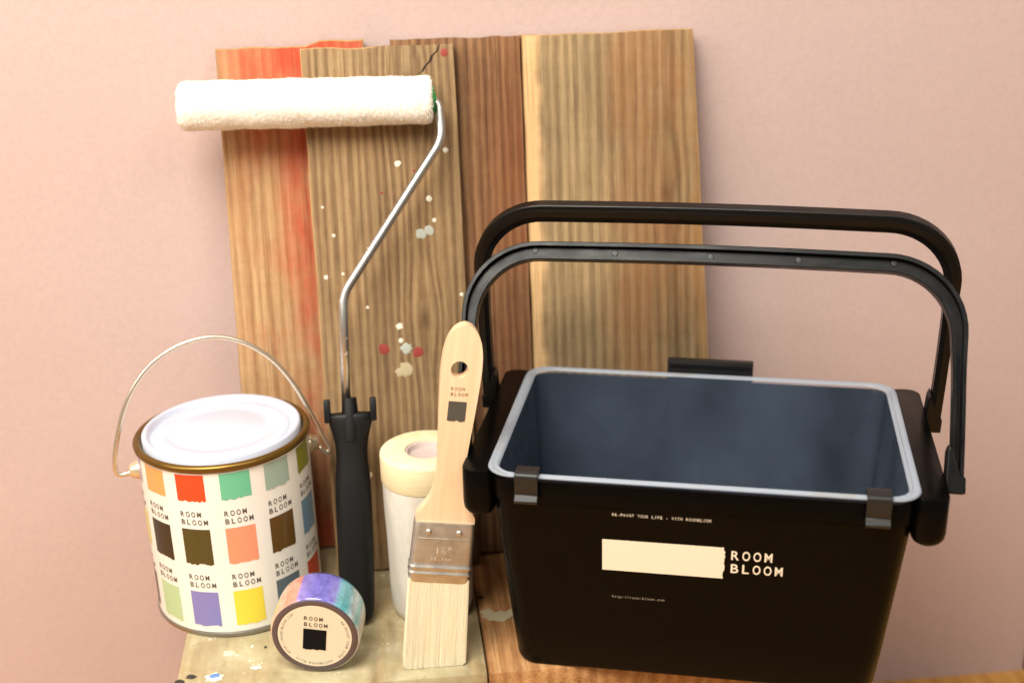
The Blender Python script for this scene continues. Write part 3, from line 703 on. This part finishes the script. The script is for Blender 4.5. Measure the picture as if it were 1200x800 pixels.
# handles
def handle(w0, z0, w1, z1, front, nm):
    du = Vector((1,0,0)); tv = Vector((0, w1-w0, z1-z0)); Lh = tv.length; tv.normalize(); nv = du.cross(tv)      # nv points to the camera side
    if nv.y > 0: nv = -nv
    hwd = .1402; rc = .040; pts_ = []; org = Vector((0, w0, z0))
    path = [(-hwd, 0)]
    for i in range(1, 9): path.append((-hwd-.0004*math.sin(math.pi*i/9), (Lh-rc)*i/9))
    for i in range(13):
        a = R(180-90*i/12); path.append((-hwd+rc+rc*math.cos(a), Lh-rc+rc*math.sin(a)))
    for i in range(1, 12): path.append((-hwd+rc+(2*hwd-2*rc)*i/12, Lh+.0012*math.sin(math.pi*i/12)))
    path += [(-a, b) for a, b in path[:22]][::-1]
    V = [Vector(p) for p in path]; secs_ = []
    for i, p in enumerate(V):
        tg = (V[min(i+1, len(V)-1)]-V[max(i-1, 0)]).normalized(); out_ = Vector((-tg.y, tg.x))
        g = min(1, max(0, (p.y-(Lh-rc-.03))/(rc*.7+.03))); g = g*g*(3-2*g)
        th = .0072+(.0108-.0072)*g; dp = .0078+(.0082-.0078)*g
        h_, d_ = th/2, dp/2; rw = h_-.0021-.0004*g; rd = .0048
        # cross-section (radial, normal): channel on one face, ribbed on the other
        s_ = 1 if front else -1
        cs = [(h_,-d_+.0004),(h_,d_-.0004),(h_-.0004,d_),(rw,d_),(rw-.0005,d_-rd),(-rw+.0005,d_-rd),(-rw,d_),(-h_+.0004,d_),(-h_,d_-.0004),(-h_,-d_+.0004),(-h_+.0004,-d_),(-h_*.35,-d_-.0004),(-h_*.30,-d_-.0012),(h_*.45,-d_-.0012),(h_*.5,-d_-.0004),(h_-.0004,-d_)]
        o_ = org+du*p.x+tv*p.y; ov_ = du*out_.x+tv*out_.y
        secs_.append([o_+ov_*a+nv*b*s_ for a, b in cs])
    h = bmobj(nm, loft(secs_), bucket, m_handle); sharp(h, 32)
    for s in (-1, 1):                          # pivot feet, wedge towards the flange
        bm_ = bmesh.new(); pr_ = [(hwd+.0046,-.0015),(hwd+.0046,.0075),(hwd+.0020,.009),(hwd-.0040,.026),(hwd-.0054,.022),(hwd-.0062,.004),(hwd-.0050,-.0015)]
        a = [bm_.verts.new(org+du*(x*s)+tv*y+nv*.0052) for x, y in pr_]; b = [bm_.verts.new(org+du*(x*s)+tv*y-nv*.0052) for x, y in pr_]; n = len(pr_)
        for k in range(n): bm_.faces.new((a[k], a[(k+1)%n], b[(k+1)%n], b[k]))
        bm_.faces.new(a[::-1]); bm_.faces.new(b)
        f = bmobj('pivot_foot', bm_, h, m_handle); md = f.modifiers.new('b', 'BEVEL'); md.width = .0008; md.segments = 2; md.limit_method = 'ANGLE'; sharp(f, 40)
    if front:
        for q in (-.37, -.2, 0, .18, .37):
            st = lathe('mould_mark', [(0,.0006),(.0016,.0005),(.0019,0)], h, m_clip, 16, 40)
            st.matrix_local = Matrix.Translation(org+du*(q*2*hwd)+tv*(Lh+.0004)+nv*(.0041-.0048+.0001)) @ nv.to_track_quat('Z', 'Y').to_matrix().to_4x4()
    return h
handle(-.0500, .1268, .0120, .2375, True, 'carry_handle')
handle(.0480, .1215, .0260, .2585, False, 'carry_handle')

# ------------------------------------------------------------------ translucent liner sitting in the bucket
liner = empty('bucket_liner', mat=bkm, label='milky translucent plastic tray liner sitting inside the black bucket', cat='liner')
def milky(name, col, fac, rough):
    m = new_mat(name, col, rough, **{'Specular IOR Level': .5}); nt = m.node_tree; t = NT(m)
    tr = t.n('ShaderNodeBsdfTransparent'); tr.inputs[0].default_value = (.86,.90,.97,1); mx = t.n('ShaderNodeMixShader')
    mx.inputs[0].default_value = fac; t.l(tr.outputs[0], mx.inputs[1]); t.l(t.b.outputs[0], mx.inputs[2])
    t.l(mx.outputs[0], nt.nodes['Material Output'].inputs[0]); return m, t, mx
m_lin, t, mx = milky('milky_liner_wall', (.30,.39,.56,1), .4, .38)
t.l(t.ramp(t.noise(t.coord((1,1,.7)), 17, 3, .5), [(.3, (.09,)*3), (.7, (.19,)*3)]), mx.inputs[0])
t.out(normal=t.bump(t.noise(t.coord(), 14, 2), .15, .003))
m_rim, t, mx = milky('milky_liner_rim', (.50,.55,.62,1), .52, .30)
stn = t.ramp(t.noise(t.coord((1,1,1), (3.1,.4,0)), 32, 2), [(.60, K1), (.68, W1)])
t.out(t.mix(t.math('MULTIPLY', stn, .5), (.50,.55,.62,1), (.46,.38,.24,1)))
secs = [rrect(.1130, .0771, .012, .1338, 8), rrect(.1120, .0756, .013, .125, 8), rrect(.1090, .0712, .016, .085, 8), rrect(.1060, .0682, .017, .05, 8), rrect(.1034, .0650, .016, .016, 8), rrect(.1016, .0630, .015, .0112, 8), rrect(.098, .060, .013, .0100, 8)]
bm = loft(secs, cap=False); bm.verts.ensure_lookup_table(); n = len(secs[0]); bm.faces.new(list(bm.verts)[-n:])
sharp(bmobj('shell', bm, liner, m_lin), 60)
rim = [rrect(a, b, c_, z, 8) for a, b, c_, z in ((.1131,.0772,.012,.1340),(.1137,.0777,.0125,.1352),(.1148,.0784,.013,.1356),(.1156,.0790,.0135,.1350),(.1164,.0796,.0135,.1350),(.1174,.0802,.014,.1356),(.1190,.0812,.0145,.1354),(.1195,.0816,.015,.1347),(.1194,.0815,.015,.1342),(.1150,.0785,.013,.1341))]
rim.append(rim[0])
bm = loft(rim, cap=False); bmesh.ops.remove_doubles(bm, verts=bm.verts, dist=1e-7)
sharp(bmobj('rim', bm, liner, m_rim), 50)
